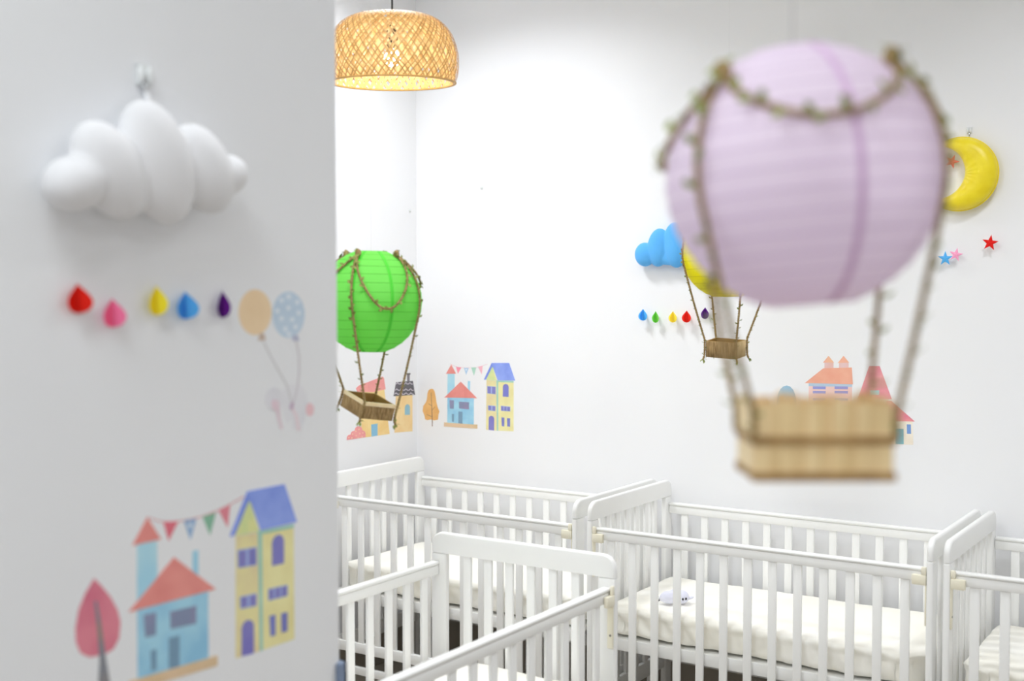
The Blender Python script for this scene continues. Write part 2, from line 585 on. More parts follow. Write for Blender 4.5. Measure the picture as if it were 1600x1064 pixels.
def rope_mesh(pts, r=0.0019, pitch=0.016):
    """two twisted strands along pts"""
    b = MB()
    # resample
    seg = [(pts[i + 1] - pts[i]).length for i in range(len(pts) - 1)]
    tot = sum(seg)
    n = max(8, int(tot / 0.0035))
    res, acc, i = [], 0.0, 0
    for k in range(n + 1):
        d = tot * k / n
        while i < len(seg) - 1 and acc + seg[i] < d:
            acc += seg[i]
            i += 1
        res.append(pts[i].lerp(pts[i + 1], min(1, (d - acc) / max(seg[i], 1e-9))))
    for s in (0, PI):
        q = []
        for k, p in enumerate(res):
            t = (res[min(n, k + 1)] - res[max(0, k - 1)]).normalized()
            x = t.cross(Vector((0.3, 0.2, 0.93))).normalized()
            y = t.cross(x)
            a = tot * k / n / pitch * 2 * PI + s
            q.append(p + (x * math.cos(a) + y * math.sin(a)) * r * 0.85)
        b.tube(q, r, 5)
    return b, res


def leaf_mesh(b, p, d, nrm, ln, wd):
    d = d.normalized()
    s = d.cross(nrm)
    if s.length < 1e-4:
        s = d.orthogonal()
    s.normalize()
    n2 = s.cross(d)
    prof = [(0, 0.12), (0.25, 0.8), (0.5, 1.0), (0.75, 0.7), (1.0, 0.0)]
    vs, fs = [], []
    for t, w in prof:
        c = p + d * (t * ln) + n2 * (0.12 * ln * math.sin(t * PI))
        vs += [c - s * (w * wd / 2) + n2 * (0.1 * w * wd), c, c + s * (w * wd / 2) + n2 * (0.1 * w * wd)]
    for i in range(4):
        fs += [(3 * i, 3 * i + 1, 3 * i + 4, 3 * i + 3), (3 * i + 1, 3 * i + 2, 3 * i + 5, 3 * i + 4)]
    b.add(vs, fs)


def leaves_mesh(res, rnd, step=0.02, ln=0.016, wd=0.008, center=None, dens=0.85):
    b = MB()
    n = len(res)
    tot = sum((res[i + 1] - res[i]).length for i in range(n - 1))
    cnt = max(1, int(tot / step))
    sd = 1
    for k in range(cnt):
        if rnd.random() > dens:
            continue
        i = min(n - 2, int((k + rnd.random() * 0.6) / cnt * n))
        t = (res[i + 1] - res[i]).normalized()
        outw = (res[i] - center).normalized() if center is not None else Vector((rnd.uniform(-1, 1), rnd.uniform(-1, 1), 0.2)).normalized()
        side = t.cross(outw).normalized() * sd
        sd = -sd
        d = t * rnd.uniform(-0.8, -0.2) + side * rnd.uniform(0.5, 1.0) + outw * rnd.uniform(0.1, 0.5)
        leaf_mesh(b, res[i] + outw * 0.002, d, outw, ln * rnd.uniform(0.75, 1.2), wd * rnd.uniform(0.8, 1.2))
    if not b.v:
        leaf_mesh(b, res[n // 2], Vector((1, 0, 0.2)), Vector((0, 0, 1)), ln, wd)
    return b


def make_balloon(label, p, rh, rv, mats, att, el0, drops, corners, basket_fn, seams, nrib, tilt, seed, rope_r, leaf, thread=0.00012):
    """p lantern centre; rh, rv radii; att azimuths (0 = toward camera, + = to the right); corners basket corner points (world)"""
    rnd = random.Random(seed)
    root = thing('paper_lantern_balloon', label, 'balloon decoration', p, 0, 'paper lantern hot air balloons')
    ex, ey = frame_at(p)                  # right, toward camera
    ez = Vector((0, 0, 1))
    rot = Matrix.Rotation(tilt, 3, ey)
    ax = [rot @ v for v in (ex, ey, ez)]

    def sph(az, el, k=1.0):
        return p + (ax[0] * (math.sin(az) * math.cos(el) * rh) + ax[1] * (math.cos(az) * math.cos(el) * rh) + ax[2] * (math.sin(el) * rv)) * k

    # lantern: paper pulled straight between its wire hoops
    els = [R(-72) + R(144) * i / nrib for i in range(nrib + 1)]
    b = MB()
    n = 64
    vs, fs = [], []
    ring = []
    for i, el in enumerate(els):
        ring.append((el, 1.0))
        if i < nrib:
            ring.append(((el + els[i + 1]) / 2, 0.9975 - 0.004))
    for el, k in ring:
        for j in range(n):
            vs.append(sph(2 * PI * j / n, el, k))
    for i in range(len(ring) - 1):
        for j in range(n):
            l = (j + 1) % n
            fs.append((i * n + j, i * n + l, (i + 1) * n + l, (i + 1) * n + j))
    b.add(vs, fs)
    lan = b.build('paper_lantern', mats[0], root, off=p, smooth=True)
    b = MB()
    for el in els:
        b.tube([sph(2 * PI * j / 64, el, 1.0) for j in range(64)], 0.0006 if rh < 0.3 else 0.001, 5, closed=True)
    b.build('hoop_wires', mats[1], lan, smooth=True)
    for az in seams:
        b = MB()
        vs, fs = [], []
        m_ = 40
        for i in range(m_ + 1):
            el = R(-71) + R(142) * i / m_
            da = 0.0045 / (rh * math.cos(el))
            vs += [sph(az - da, el, 1.003), sph(az + da, el, 1.003)]
        for i in range(m_):
            fs.append((2 * i, 2 * i + 1, 2 * i + 3, 2 * i + 2))
        b.add(vs, fs).build('paper_seam', mats[2], lan, off=p, smooth=True)
    for o in lan.children:
        if o.name.startswith('hoop_wires'):
            o.location = -p
    # top wire
    tp_ = sph(0, R(90), 0.95)
    b = MB()
    b.tube([tp_, Vector((tp_.x, tp_.y, ZC - 0.004))], thread, 6)
    for k in range(3):
        a = 2 * PI * k / 3
        b.tube([tp_, sph(a, R(72), 1.0)], 0.0012, 5)
    b.build('hanging_wire', 'grey_wire', root, off=p)
    # swags
    na = len(att)
    for i in range(na):
        a0, a1 = att[i], att[(i + 1) % na] + (2 * PI if i == na - 1 else 0)
        pts = []
        for k in range(33):
            t = k / 32
            s = 1 - abs(2 * t - 1) ** 2.4
            el = el0 - drops[i] * s
            pts.append(sph(a0 + (a1 - a0) * (t + 0.05 * math.sin(2 * PI * t)), el, 1.0 + (rope_r * 2.2) / rh))
        rb, res = rope_mesh(pts, rope_r)
        g_ = rb.build('swag_garland', 'twine', root, off=p, smooth=True)
        leaves_mesh(res, rnd, leaf[0], leaf[1], leaf[2], p).build('leaves', 'leaf', g_, off=p)
        # knot
    for i, a in enumerate(att):
        A = sph(a, el0, 1.0 + rope_r * 2.6 / rh)
        Q = corners[i][0]
        # taut line: along the lantern, then straight to the basket corner
        da, dq = A - p, Q - p
        u = da.normalized()
        nrm = u.cross(dq).normalized()
        w = nrm.cross(u)
        rad = rh * (1.0 + rope_r * 2.6 / rh)
        angq = math.atan2(dq.dot(w), dq.dot(u))
        tang = angq - math.acos(min(1, rad / dq.length))
        pts = []
        for k in range(25):
            th = tang * k / 24
            v = u * math.cos(th) + w * math.sin(th)
            # follow the (slightly flattened) lantern
            lx, ly, lz = v.dot(ax[0]), v.dot(ax[1]), v.dot(ax[2])
            kk = 1 / math.sqrt((lx / rh) ** 2 + (ly / rh) ** 2 + (lz / rv) ** 2)
            pts.append(p + v * (kk + rope_r * 2.6))
        last = pts[-1]
        for k in range(1, 13):
            t = k / 12
            pts.append(last.lerp(Q, t) + Vector((0, 0, -0.006 * math.sin(PI * t))))
        pts += corners[i][1:]
        rb, res = rope_mesh(pts, rope_r)
        kx = A + (A - p).normalized() * 0.002
        rb.ellipsoid(kx, ax[0] * rope_r * 4, ax[1] * rope_r * 3.4, ax[2] * rope_r * 5, 10, 8)
        # loose tail at the knot
        rb.tube([kx, kx + (A - p).normalized() * 0.006 + ez * 0.007], rope_r, 5)
        g_ = rb.build('vine_rope', 'twine', root, off=p, smooth=True)
        lb = leaves_mesh(res, rnd, leaf[0], leaf[1], leaf[2], p)
        for _ in range(4):
            leaf_mesh(lb, kx, Vector((rnd.uniform(-1, 1), rnd.uniform(-1, 1), rnd.uniform(-0.4, 1))), (A - p).normalized(), leaf[1] * 1.2, leaf[2] * 1.2)
        if len(corners[i]) > 2:
            for _ in range(5):
                leaf_mesh(lb, corners[i][-1], Vector((rnd.uniform(-1, 1), rnd.uniform(-1, 1), rnd.uniform(-1.2, 0.2))), Vector((0, 0, 1)), leaf[1] * 1.2, leaf[2])
        lb.build('leaves', 'leaf', g_, off=p)
    basket_fn(root, p)
    return root


def box_corners(c, ang, hw, hd, h, ex, ey, out=0.004, tilt=0.0, roll=0.0):
    """corners of a basket whose base is centred at c: turned by ang, tipped toward the viewer by tilt, right side lowered by roll"""
    ca, sa = math.cos(ang), math.sin(ang)
    q = Matrix.Rotation(tilt, 3, ex) @ Matrix.Rotation(roll, 3, ey)
    q_ = [q @ v for v in (ex * ca + ey * sa, ey * ca - ex * sa, Vector((0, 0, 1)))]
    ux, uy, uz = q_
    cs = []
    for sx, sy in ((-1, 1), (1, 1), (1, -1), (-1, -1)):
        q = c + ux * (sx * (hw + out)) + uy * (sy * (hd + out))
        dirv = (ux * sx + uy * sy).normalized()
        cs.append([q + uz * (h + 0.004), q + uz * (h * 0.5), q + dirv * 0.001 + uz * 0.004, q + dirv * 0.006 - Vector((0, 0, 0.008))])
    return cs, ux, uy, uz


def box_basket(c, ux, uy, uz, hw, hd, h, rim=True, pale=None, wall='jute'):  # pale: index of the wall painted as lit
    def fn(root, p):
        t = 0.004
        z = uz

        def slab(b, a0, a1, b0, b1, z0, z1):
            vs = [c + ux * x + uy * y + z * zz for x in (a0, a1) for y in (b0, b1) for zz in (z0, z1)]
            b.add(vs, [(0, 1, 3, 2), (4, 6, 7, 5), (0, 4, 5, 1), (2, 3, 7, 6), (0, 2, 6, 4), (1, 5, 7, 3)])

        b = MB()
        slab(b, -hw, hw, hd - t, hd, 0, h)
        slab(b, -hw, hw, -hd, -hd + t, 0, h)
        slab(b, -hw, -hw + t, -hd + t, hd - t, 0, h)
        slab(b, hw - t, hw, -hd + t, hd - t, 0, h)
        slab(b, -hw + t, hw - t, -hd + t, hd - t, 0, t)
        bk = b.build('basket', 'card', root, off=p)
        # jute wound round the four walls: upright strands side by side
        rnd = random.Random(5)
        for wi, (o, d, ln, nr) in enumerate(((uy * hd - ux * hw, ux, 2 * hw, uy), (-uy * hd - ux * hw, ux, 2 * hw, -uy), (-ux * hw - uy * hd, uy, 2 * hd, -ux), (ux * hw - uy * hd, uy, 2 * hd, ux))):
            b = MB()
            n = int(ln / 0.0034)
            for k in range(n):
                q = c + o + d * ((k + 0.5) * ln / n) + nr * 0.0006
                j = rnd.uniform(-0.0007, 0.0007)
                b.tube([q + d * j + z * 0.0005, q + d * rnd.uniform(-0.001, 0.001) + nr * rnd.uniform(0, 0.0006) + z * (h * 0.5), q - d * j + z * (h - (0.0055 if rim else 0.0005))], rnd.uniform(0.0015, 0.0021), 5)
            b.build('jute_winding', 'jute_lit' if pale == wi else wall, bk, off=p, smooth=True)
        if rim:
            for (s0, s1, r0, r1) in ((-hw - 0.002, hw + 0.002, hd - 0.003, hd + 0.003), (hw - 0.003, hw + 0.003, -hd - 0.002, hd - 0.003)):
                b = MB()
                slab(b, s0, s1, r0, r1, h - 0.0085, h + 0.002)
                b.build('rim_stick', 'stick', bk, off=p)
    return fn


def paper(name, rgb, rgb2=None, tr=0.35):
    return mat(name, srgb(*rgb), srgb(*(rgb2 or rgb)), rough=0.7, scale=6, bump=0.12, bscale=25, translucent=tr, spec=0.2)


M['green_paper'] = paper('green_lantern_paper', (138, 238, 104), (146, 242, 114), 0.4)
M['green_wire'] = paper('green_hoop', (98, 200, 60), tr=0.1)
M['green_seam'] = paper('green_seam', (90, 214, 66), tr=0.1)
M['yellow_paper'] = paper('yellow_lantern_paper', (248, 240, 30), (250, 244, 50))
M['yellow_wire'] = paper('yellow_hoop', (205, 195, 30), tr=0.1)
M['yellow_seam'] = paper('yellow_seam', (236, 226, 30), tr=0.1)
M['lilac_paper'] = paper('lilac_lantern_paper', (250, 238, 252), (252, 241, 253), 0.45)
M['lilac_wire'] = paper('lilac_hoop', (214, 192, 222), tr=0.2)
M['lilac_seam'] = paper('lilac_seam', (222, 190, 224), tr=0.1)

TILT_S, ROLL_S = 1, -1
# green, deep in the alcove
DG = 3.5
pg = at_depth(579, 471, DG)
exg, eyg = frame_at(pg)
k = DG / F_PX
cg = at_depth(572, 646, DG)
cs, ux, uy, uz = box_corners(cg, R(57), 0.055, 0.055, 0.048, exg, eyg, tilt=TILT_S * R(8), roll=ROLL_S * R(15))
# corner order from box_corners: front-left, front-right, back-right, back-left in the turned basket
cs = [cs[0], cs[1], cs[2], cs[3]]
gb = make_balloon('bright green paper lantern balloon with twine basket beside the near wall edge', pg, 80.5 * k, 82 * k, ('green_paper', 'green_wire', 'green_seam'),
                  [R(-27), R(62), R(152), R(-117 + 360)], R(59), [R(66), R(42), R(60), R(42)],
                  [cs[1], cs[2], cs[3], cs[0]], box_basket(cg, ux, uy, uz, 0.055, 0.055, 0.048, True), [R(24), R(-20), R(150)], 14, R(-1), 3, 0.0023, (0.015, 0.013, 0.0085))

# yellow, over the middle crib
DYL = 4.0
k = DYL / F_PX
py_ = at_depth(1137, 396, DYL)
exy, eyy = frame_at(py_)
cy_ = at_depth(1134, 557, DYL)
csy, uxy, uyy, uzy = box_corners(cy_, R(25), 0.053, 0.038, 0.055, exy, eyy, tilt=TILT_S * R(7))
make_balloon('bright yellow paper lantern balloon mostly hidden behind the large lilac balloon', py_, 71 * k, 71 * k, ('yellow_paper', 'yellow_wire', 'yellow_seam'),
             [R(-72), R(18), R(108), R(198)], R(50), [R(40), R(40), R(40), R(40)],
             [csy[0], csy[1], csy[2], csy[3]], box_basket(cy_, uxy, uyy, uzy, 0.053, 0.038, 0.055, False, pale=3), [R(-82), R(8)], 14, 0, 11, 0.0023, (0.015, 0.012, 0.008))  # right wall gets the jute painted as lit

# lilac, close to the camera
DL = 1.37
k = DL / F_PX
pl = at_depth(1254, 279, DL)
exl, eyl = frame_at(pl)
hw, hd, hh = 0.075, 0.046, 0.093
cl = at_depth(1270, 743, DL)
csl, uxl, uyl, uzl = box_corners(cl, R(-14), hw, hd, hh, exl, eyl)
csl = [[q[0] - Vector((0, 0, 0.02)), q[1]] for q in csl]


def stick_basket(root, p):
    z = Vector((0, 0, 1))
    rnd = random.Random(21)
    b = MB()
    vs = [cl + uxl * x + uyl * y + z * zz for x in (-hw, hw) for y in (-hd, hd) for zz in (0, 0.003)]
    b.add(vs, [(0, 1, 3, 2), (4, 6, 7, 5), (0, 4, 5, 1), (2, 3, 7, 6), (0, 2, 6, 4), (1, 5, 7, 3)])
    bk = b.build('basket', 'stick_brown', root, off=p)
    for wi, (o, d, ln, nr) in enumerate(((uyl * hd - uxl * hw, uxl, 2 * hw, uyl), (-uyl * hd - uxl * hw, uxl, 2 * hw, -uyl), (-uxl * hw - uyl * hd, uyl, 2 * hd, -uxl), (uxl * hw - uyl * hd, uyl, 2 * hd, uxl))):
        n = round(ln / 0.0138)
        for i in range(n):
            w = ln / n
            q = cl + o + d * ((i + 0.5) * w)
            hgt = hh * rnd.uniform(0.93, 1.0)
            bm = bmesh.new()
            prof = [(-w * 0.47, 0.0), (w * 0.47, 0.0)] + [(w * 0.47 * math.cos(PI * a / 8), hgt - w * 0.45 + w * 0.45 * math.sin(PI * a / 8)) for a in range(9)]
            t = rnd.uniform(-0.0006, 0.0006)
            tw = rnd.uniform(-0.02, 0.02)
            sb = MB().prism([q + d * (x + tw * zz) + z * zz for x, zz in prof], nr, t, t + 0.0022, back=True)
            bm.free()
            sb.build('stick', ('stick_tan', 'stick_brown')[(i + wi) % 2] if wi != 2 else 'stick', bk, off=p)  # left wall in paler wood, light from the left painted in
    for zz in (0.046, 0.006):
        b = MB()
        loop = []
        e_ = 0.0035
        cor = [(-hw - e_, hd + e_), (hw + e_, hd + e_), (hw + e_, -hd - e_), (-hw - e_, -hd - e_)]
        for dz in (-0.0032, 0, 0.0032):
            b.tube([cl + uxl * x + uyl * y + z * (zz + dz) for x, y in cor], 0.0018, 6, closed=True)
        b.build('twine_band', 'band', bk, off=p)


make_balloon('large pale lilac paper lantern balloon with wooden stick basket in front', pl, 213 * k, 207 * k, ('lilac_paper', 'lilac_wire', 'lilac_seam'),
             [R(-42), R(68), R(145), R(221)], R(47), [R(29), R(34), R(35), R(36)],
             csl, stick_basket, [R(22), R(140), R(260)], 16, R(5), 29, 0.0025, (0.021, 0.018, 0.011), 0.0006)

# ------------------------------------------------------------------ wall stickers
WALLS = {'near': (0, XP, Vector((1, 0, 0))), 'back': (1, YB, Vector((0, -1, 0))), 'left': (0, XL, Vector((1, 0, 0)))}


def uv_of(wall, px, py):
    ax_, val, n = WALLS[wall]
    q = at(px, py, ax_, val)
    return (q.y if ax_ == 0 else q.x, q.z)


def pt(wall, u, v):
    ax_, val, n = WALLS[wall]
    return Vector((val, u, v)) if ax_ == 0 else Vector((u, val, v))


_pm = {}


def pm(c1, c2=None, scale=14):
    key = (c1, c2)
    if key not in _pm:
        lt = lambda c: srgb(*(x + (250 - x) * 0.2 for x in c))
        _pm[key] = mat('print_%d_%d_%d' % c1, lt(c1), lt(c2 or c1), rough=0.5, scale=scale, spec=0.3, detail=2)
    return _pm[key]


def sticker(name, label, cat, wall, pieces, fuv, group=None):
    """pieces: (part, points, colour, colour2, layer); fuv maps the points to (u, v) on the wall"""
    ax_, val, n = WALLS[wall]
    allp = [fuv(*q) for pc in pieces for q in pc[1]]
    u0 = sum(q[0] for q in allp) / len(allp)
    v0 = min(q[1] for q in allp)
    root = thing(name, label, cat, pt(wall, u0, v0), 0, group)
    for pc in pieces:
        lay = pc[4]
        pts3 = [pt(wall, *fuv(*q)) for q in pc[1]]
        MB().prism(pts3, n, 0.0, 0.0004 + 0.00025 * lay).build(pc[0], pm(pc[2], pc[3]), root, off=pt(wall, u0, v0))
    return root


def arch(x0, y0, x1, y1, yt0, n=8):
    """arched opening: bottom corners (x0,y0) (x1,y1), springing yt0, drawn in picture axes with y down"""
    cx, r = (x0 + x1) / 2, (x1 - x0) / 2
    sh = (y1 - y0) / (x1 - x0)
    pts = [(x0, y0), (x1, y1)]
    for k in range(n + 1):
        a = PI * k / n
        x = cx + r * math.cos(a)
        pts.append((x, yt0 + sh * (x - x0) - r * 1.25 * math.sin(a)))
    return pts


def oval(cx, cy, rx, ry, n=28, bumps=0, amp=0.0, rot=0.0):
    o = []
    for k in range(n):
        a = 2 * PI * k / n
        s = 1 + amp * math.sin(bumps * a)
        x, y = rx * s * math.cos(a), ry * s * math.sin(a)
        o.append((cx + x * math.cos(rot) - y * math.sin(rot), cy + x * math.sin(rot) + y * math.cos(rot)))
    return o


def strip(pts, w):
    """thin ribbon polygon along a polyline"""
    l_, r_ = [], []
    for i, p in enumerate(pts):
        a, b = pts[max(0, i - 1)], pts[min(len(pts) - 1, i + 1)]
        dx, dy = b[0] - a[0], b[1] - a[1]
        d = math.hypot(dx, dy) or 1
        ww = w[i] if isinstance(w, (list, tuple)) else w
        l_.append((p[0] - dy / d * ww / 2, p[1] + dx / d * ww / 2))
        r_.append((p[0] + dy / d * ww / 2, p[1] - dx / d * ww / 2))
    return l_ + r_[::-1]


SAL, SAL2 = (236, 132, 122), (226, 116, 108)
SKY, SKY2 = (150, 210, 236), (120, 186, 224)
YEL, YEL2 = (242, 234, 160), (230, 218, 140)
PUR, PUR2 = (112, 108, 190), (92, 96, 180)
GRN = (150, 206, 190)
ROOFB, ROOFB2 = (106, 134, 232), (130, 156, 244)
BROWN, BROWN2 = (226, 190, 150), (214, 180, 130)
DKW = (108, 122, 158)

tall = [
    ('left_wall', [(918, 345), (1040, 322), (1045, 912), (918, 952)], (236, 226, 150), (226, 206, 150), 0),
    ('right_wall', [(1040, 322), (1206, 290), (1210, 855), (1045, 912)], YEL, YEL2, 0),
    ('gable', [(982, 150), (1034, 318), (915, 342)], (190, 218, 140), (226, 226, 140), 1),
    ('corner_trim', [(1028, 318), (1048, 314), (1053, 911), (1038, 916)], GRN, (140, 200, 180), 1),
    ('eave_trim', [(1036, 318), (1206, 283), (1206, 300), (1040, 334)], GRN, (140, 200, 180), 2),
    ('roof', [(975, 120), (1160, 84), (1222, 272), (1042, 314), (990, 168)], ROOFB, ROOFB2, 3),
    ('roof_edge', [(975, 120), (990, 168), (980, 172), (912, 338), (888, 345)], (96, 122, 222), ROOFB, 3),
    ('window', [(926, 412), (1022, 395), (1022, 487), (928, 503)], (150, 170, 226), None, 1),
    ('window_pane', [(931, 418), (968, 411), (968, 492), (932, 498)], PUR, PUR2, 2),
    ('window_pane', [(982, 408), (1018, 402), (1018, 483), (982, 489)], PUR, PUR2, 2),
    ('arched_window', arch(1098, 492, 1158, 478, 380), PUR, (96, 100, 196), 1),
    ('window', [(938, 645), (1022, 626), (1022, 690), (940, 706)], (150, 170, 226), None, 1),
    ('window_pane', [(943, 650), (974, 643), (974, 694), (944, 700)], PUR, PUR2, 2),
    ('window_pane', [(988, 640), (1019, 633), (1019, 686), (988, 692)], PUR, PUR2, 2),
    ('window', [(1078, 606), (1176, 584), (1176, 640), (1080, 665)], (150, 170, 226), None, 1),
    ('window_pane', [(1082, 610), (1106, 604), (1106, 654), (1083, 660)], PUR, PUR2, 2),
    ('window_pane', [(1114, 603), (1138, 597), (1138, 646), (1114, 652)], PUR, PUR2, 2),
    ('window_pane', [(1146, 596), (1172, 590), (1172, 638), (1146, 644)], PUR, PUR2, 2),
    ('narrow_window', [(1085, 740), (1116, 733), (1116, 836), (1090, 842)], (104, 114, 200), PUR2, 1),
    ('narrow_window', [(1143, 728), (1175, 720), (1175, 816), (1146, 824)], (104, 114, 200), PUR2, 1),
    ('arched_door', arch(947, 942, 1008, 926, 806), PUR, (100, 92, 186), 1),
]
cottage = [
    ('tower', [(427, 380), (526, 362), (530, 640), (427, 690)], SKY, (170, 220, 236), 0),
    ('tower_roof', [(478, 248), (546, 358), (403, 390)], SAL, SAL2, 1),
    ('chimney', [(703, 418), (732, 412), (732, 560), (703, 560)], (140, 205, 232), SKY, 0),
    ('wall', [(428, 706), (780, 618), (782, 952), (430, 1058)], SKY, SKY2, 1),
    ('roof', [(610, 448), (818, 606), (383, 722)], SAL, SAL2, 2),
    ('window', [(458, 735), (521, 722), (521, 834), (466, 848)], DKW, (128, 128, 170), 2),
    ('window', [(590, 718), (721, 688), (721, 778), (592, 806)], DKW, (140, 120, 160), 2),
    ('door', [(584, 850), (637, 836), (637, 992), (584, 1005)], (88, 130, 164), (100, 140, 170), 2),
    ('narrow_window', [(494, 912), (523, 904), (523, 1006), (497, 1014)], (88, 130, 164), (100, 140, 170), 2),
    ('ground_strip', [(384, 1066), (826, 936), (826, 986), (384, 1122)], BROWN, BROWN2, 3),
]
bunting = [
    ('string', strip([(478, 250), (520, 264), (560, 272), (600, 272), (640, 268), (690, 260), (752, 245), (820, 220), (900, 180), (960, 146)], 5), (214, 130, 134), None, 0),
    ('red_flag', [(557, 272), (632, 268), (584, 366)], (232, 92, 110), (220, 84, 104), 1),
    ('blue_flag', [(660, 265), (722, 255), (692, 362)], (116, 158, 206), (140, 180, 220), 1),
    ('flag_dot', oval(690, 290, 10, 12, 12), (220, 232, 242), None, 2),
    ('green_flag', [(752, 245), (819, 225), (790, 338)], (120, 186, 150), (110, 172, 140), 1),
    ('pink_flag', [(833, 213), (890, 187), (878, 300)], (236, 128, 140), (226, 116, 132), 1),
]
pinktree = [
    ('crown', [(213, 553), (250, 590), (295, 645), (330, 710), (345, 770), (338, 850), (310, 905), (265, 932), (190, 946), (145, 925), (122, 870), (120, 800), (136, 710), (168, 630)], (222, 110, 130), (206, 84, 112), 0),
    ('trunk', [(214, 668), (226, 664), (248, 780), (270, 940), (296, 1100), (232, 1108), (240, 960), (228, 800)], (124, 112, 104), (88, 112, 140), 1),
]


def zn(zx, zy):
    return uv_of('near', 80 + zx / 3.1854, 730 + zy / 3.1854)


sticker('tall_house_sticker', 'tall yellow house sticker with blue roof on the near left wall', 'wall sticker', 'near', tall, zn)
sticker('cottage_sticker', 'blue cottage sticker with salmon roof and tower on the near left wall', 'wall sticker', 'near', cottage, zn)
sticker('bunting_sticker', 'four flag bunting sticker strung between the houses on the near left wall', 'wall sticker', 'near', bunting, zn)
sticker('tree_sticker', 'pink leaf shaped tree sticker with grey trunk on the near left wall', 'wall sticker', 'near', pinktree, zn)

# the same prints, stuck on the back wall: fit the tall house and cottage between their measured edges
ua, va = zn(918, 952)
ub, vb = zn(1210, 855)
_, vtop = zn(1160, 84)
A0, A1 = uv_of('back', 759.5, 671.5), uv_of('back', 802.5, 672.5)
At = uv_of('back', 790, 565.5)
print('near house', ua, ub, va, vb, vtop, 'back house', A0, A1, At)
sx_ = (A1[0] - A0[0]) / (ub - ua)
sy_ = (At[1] - A1[1]) / (vtop - (va + vb) / 2)
print('scales', sx_, sy_)
slope_n = (vb - va) / (ub - ua)


def zb(zx, zy):
    u, v = zn(zx, zy)
    v -= va + slope_n * (u - ua)
    return (A0[0] + (u - ua) * sx_, A0[1] + (A1[1] - A0[1]) * (u - ua) / (ub - ua) * 0.4 + v * sy_)


sticker('tall_house_sticker', 'tall yellow house sticker with blue roof on the back wall', 'wall sticker', 'back', tall, zb)
c0, c1 = uv_of('back', 694, 660), uv_of('back', 746, 663.5)
gu0, gv0 = zn(384, 1066)
gu1, gv1 = zn(826, 936)
cs_ = (c1[0] - c0[0]) / (gu1 - gu0)
sl2 = (gv1 - gv0) / (gu1 - gu0)


def zc(zx, zy):
    u, v = zn(zx, zy)
    v -= gv0 + sl2 * (u - gu0)
    return (c0[0] + (u - gu0) * cs_, c0[1] + (c1[1] - c0[1]) * (u - gu0) / (gu1 - gu0) + v * sy_)


sticker('cottage_sticker', 'blue cottage sticker with salmon roof and tower on the back wall', 'wall sticker', 'back', cottage, zc)


def zbk(zx, zy):
    return uv_of('back', 660 + zx / 7.6, 550 + zy / 7.6)


bunting_b = [
    ('string', strip([(330, 142), (380, 166), (430, 180), (500, 188), (570, 188), (640, 182), (700, 168), (770, 145)], 5), (236, 190, 196), None, 0),
    ('red_flag', [(400, 177), (462, 184), (422, 258)], (248, 134, 156), (240, 124, 146), 1),
    ('blue_flag', [(494, 186), (550, 190), (520, 272)], (158, 196, 232), (176, 208, 238), 1),
    ('flag_dot', oval(521, 210, 8, 10, 12), (236, 242, 248), None, 2),
    ('green_flag', [(580, 184), (641, 182), (612, 280)], (164, 214, 190), (156, 206, 180), 1),
    ('pink_flag', [(662, 176), (716, 164), (706, 268)], (248, 180, 192), (244, 168, 184), 1),
]
sticker('bunting_sticker', 'four flag bunting sticker strung between the houses on the back wall', 'wall sticker', 'back', bunting_b, zbk)
otree = [
    ('crown', [(105, 436), (75, 450), (60, 490), (54, 560), (40, 600), (10, 640), (4, 700), (26, 760), (34, 800), (60, 808), (100, 800), (140, 812), (186, 802), (190, 750), (202, 705), (180, 650), (168, 600), (158, 530), (146, 470), (130, 442)], (238, 178, 96), (224, 156, 74), 0),
    ('trunk', strip([(104, 480), (112, 640), (116, 760), (118, 882)], [4, 6, 8, 8]), (120, 84, 66), None, 1),
    ('branch', strip([(112, 640), (74, 612)], 5), (140, 92, 60), None, 1),
    ('branch', strip([(115, 690), (150, 650)], 5), (140, 92, 60), None, 1),
    ('branch', strip([(116, 770), (52, 742)], 5), (140, 92, 60), None, 1),
]
sticker('tree_sticker', 'orange autumn tree sticker on the back wall beside the room corner', 'wall sticker', 'back', otree, zbk)


# right hand group on the back wall, behind the lilac balloon's basket
def zr(zx, zy):
    return uv_of('back', 1200 + zx / 6.26, 540 + zy / 6.26)


OR, OR2 = (244, 168, 136), (238, 150, 120)
pinkhouse = [
    ('wall', [(398, 366), (822, 374), (822, 900), (398, 900)], (246, 204, 196), (240, 190, 180), 0),
    ('eave_band', [(398, 366), (822, 374), (822, 405), (398, 395)], (166, 196, 222), (180, 200, 222), 1),
    ('roof', [(360, 366), (540, 222), (820, 214), (830, 378)], OR, OR2, 2),
    ('turret', [(553, 166), (641, 166), (641, 222), (553, 222)], (232, 190, 190), (236, 176, 160), 1),
    ('turret_roof', [(592, 100), (646, 166), (538, 166)], OR, (244, 190, 140), 2),
    ('turret', [(696, 166), (788, 166), (788, 222), (696, 222)], (232, 190, 190), (236, 176, 160), 1),
    ('turret_roof', [(739, 100), (794, 166), (682, 170)], OR, (244, 190, 140), 2),
]
for (x0, x1) in ((440, 564), (652, 782)):
    for (y0, y1) in ((398, 425), (443, 466), (515, 538), (590, 613)):
        pinkhouse.append(('window_strip', [(x0, y0), (x1, y0 + 2), (x1, y1 + 2), (x0, y1)], (132, 140, 216), (150, 140, 200), 2))
sticker('turret_house_sticker', 'pink house sticker with orange roof and two turrets on the back wall', 'wall sticker', 'back', pinkhouse, zr)
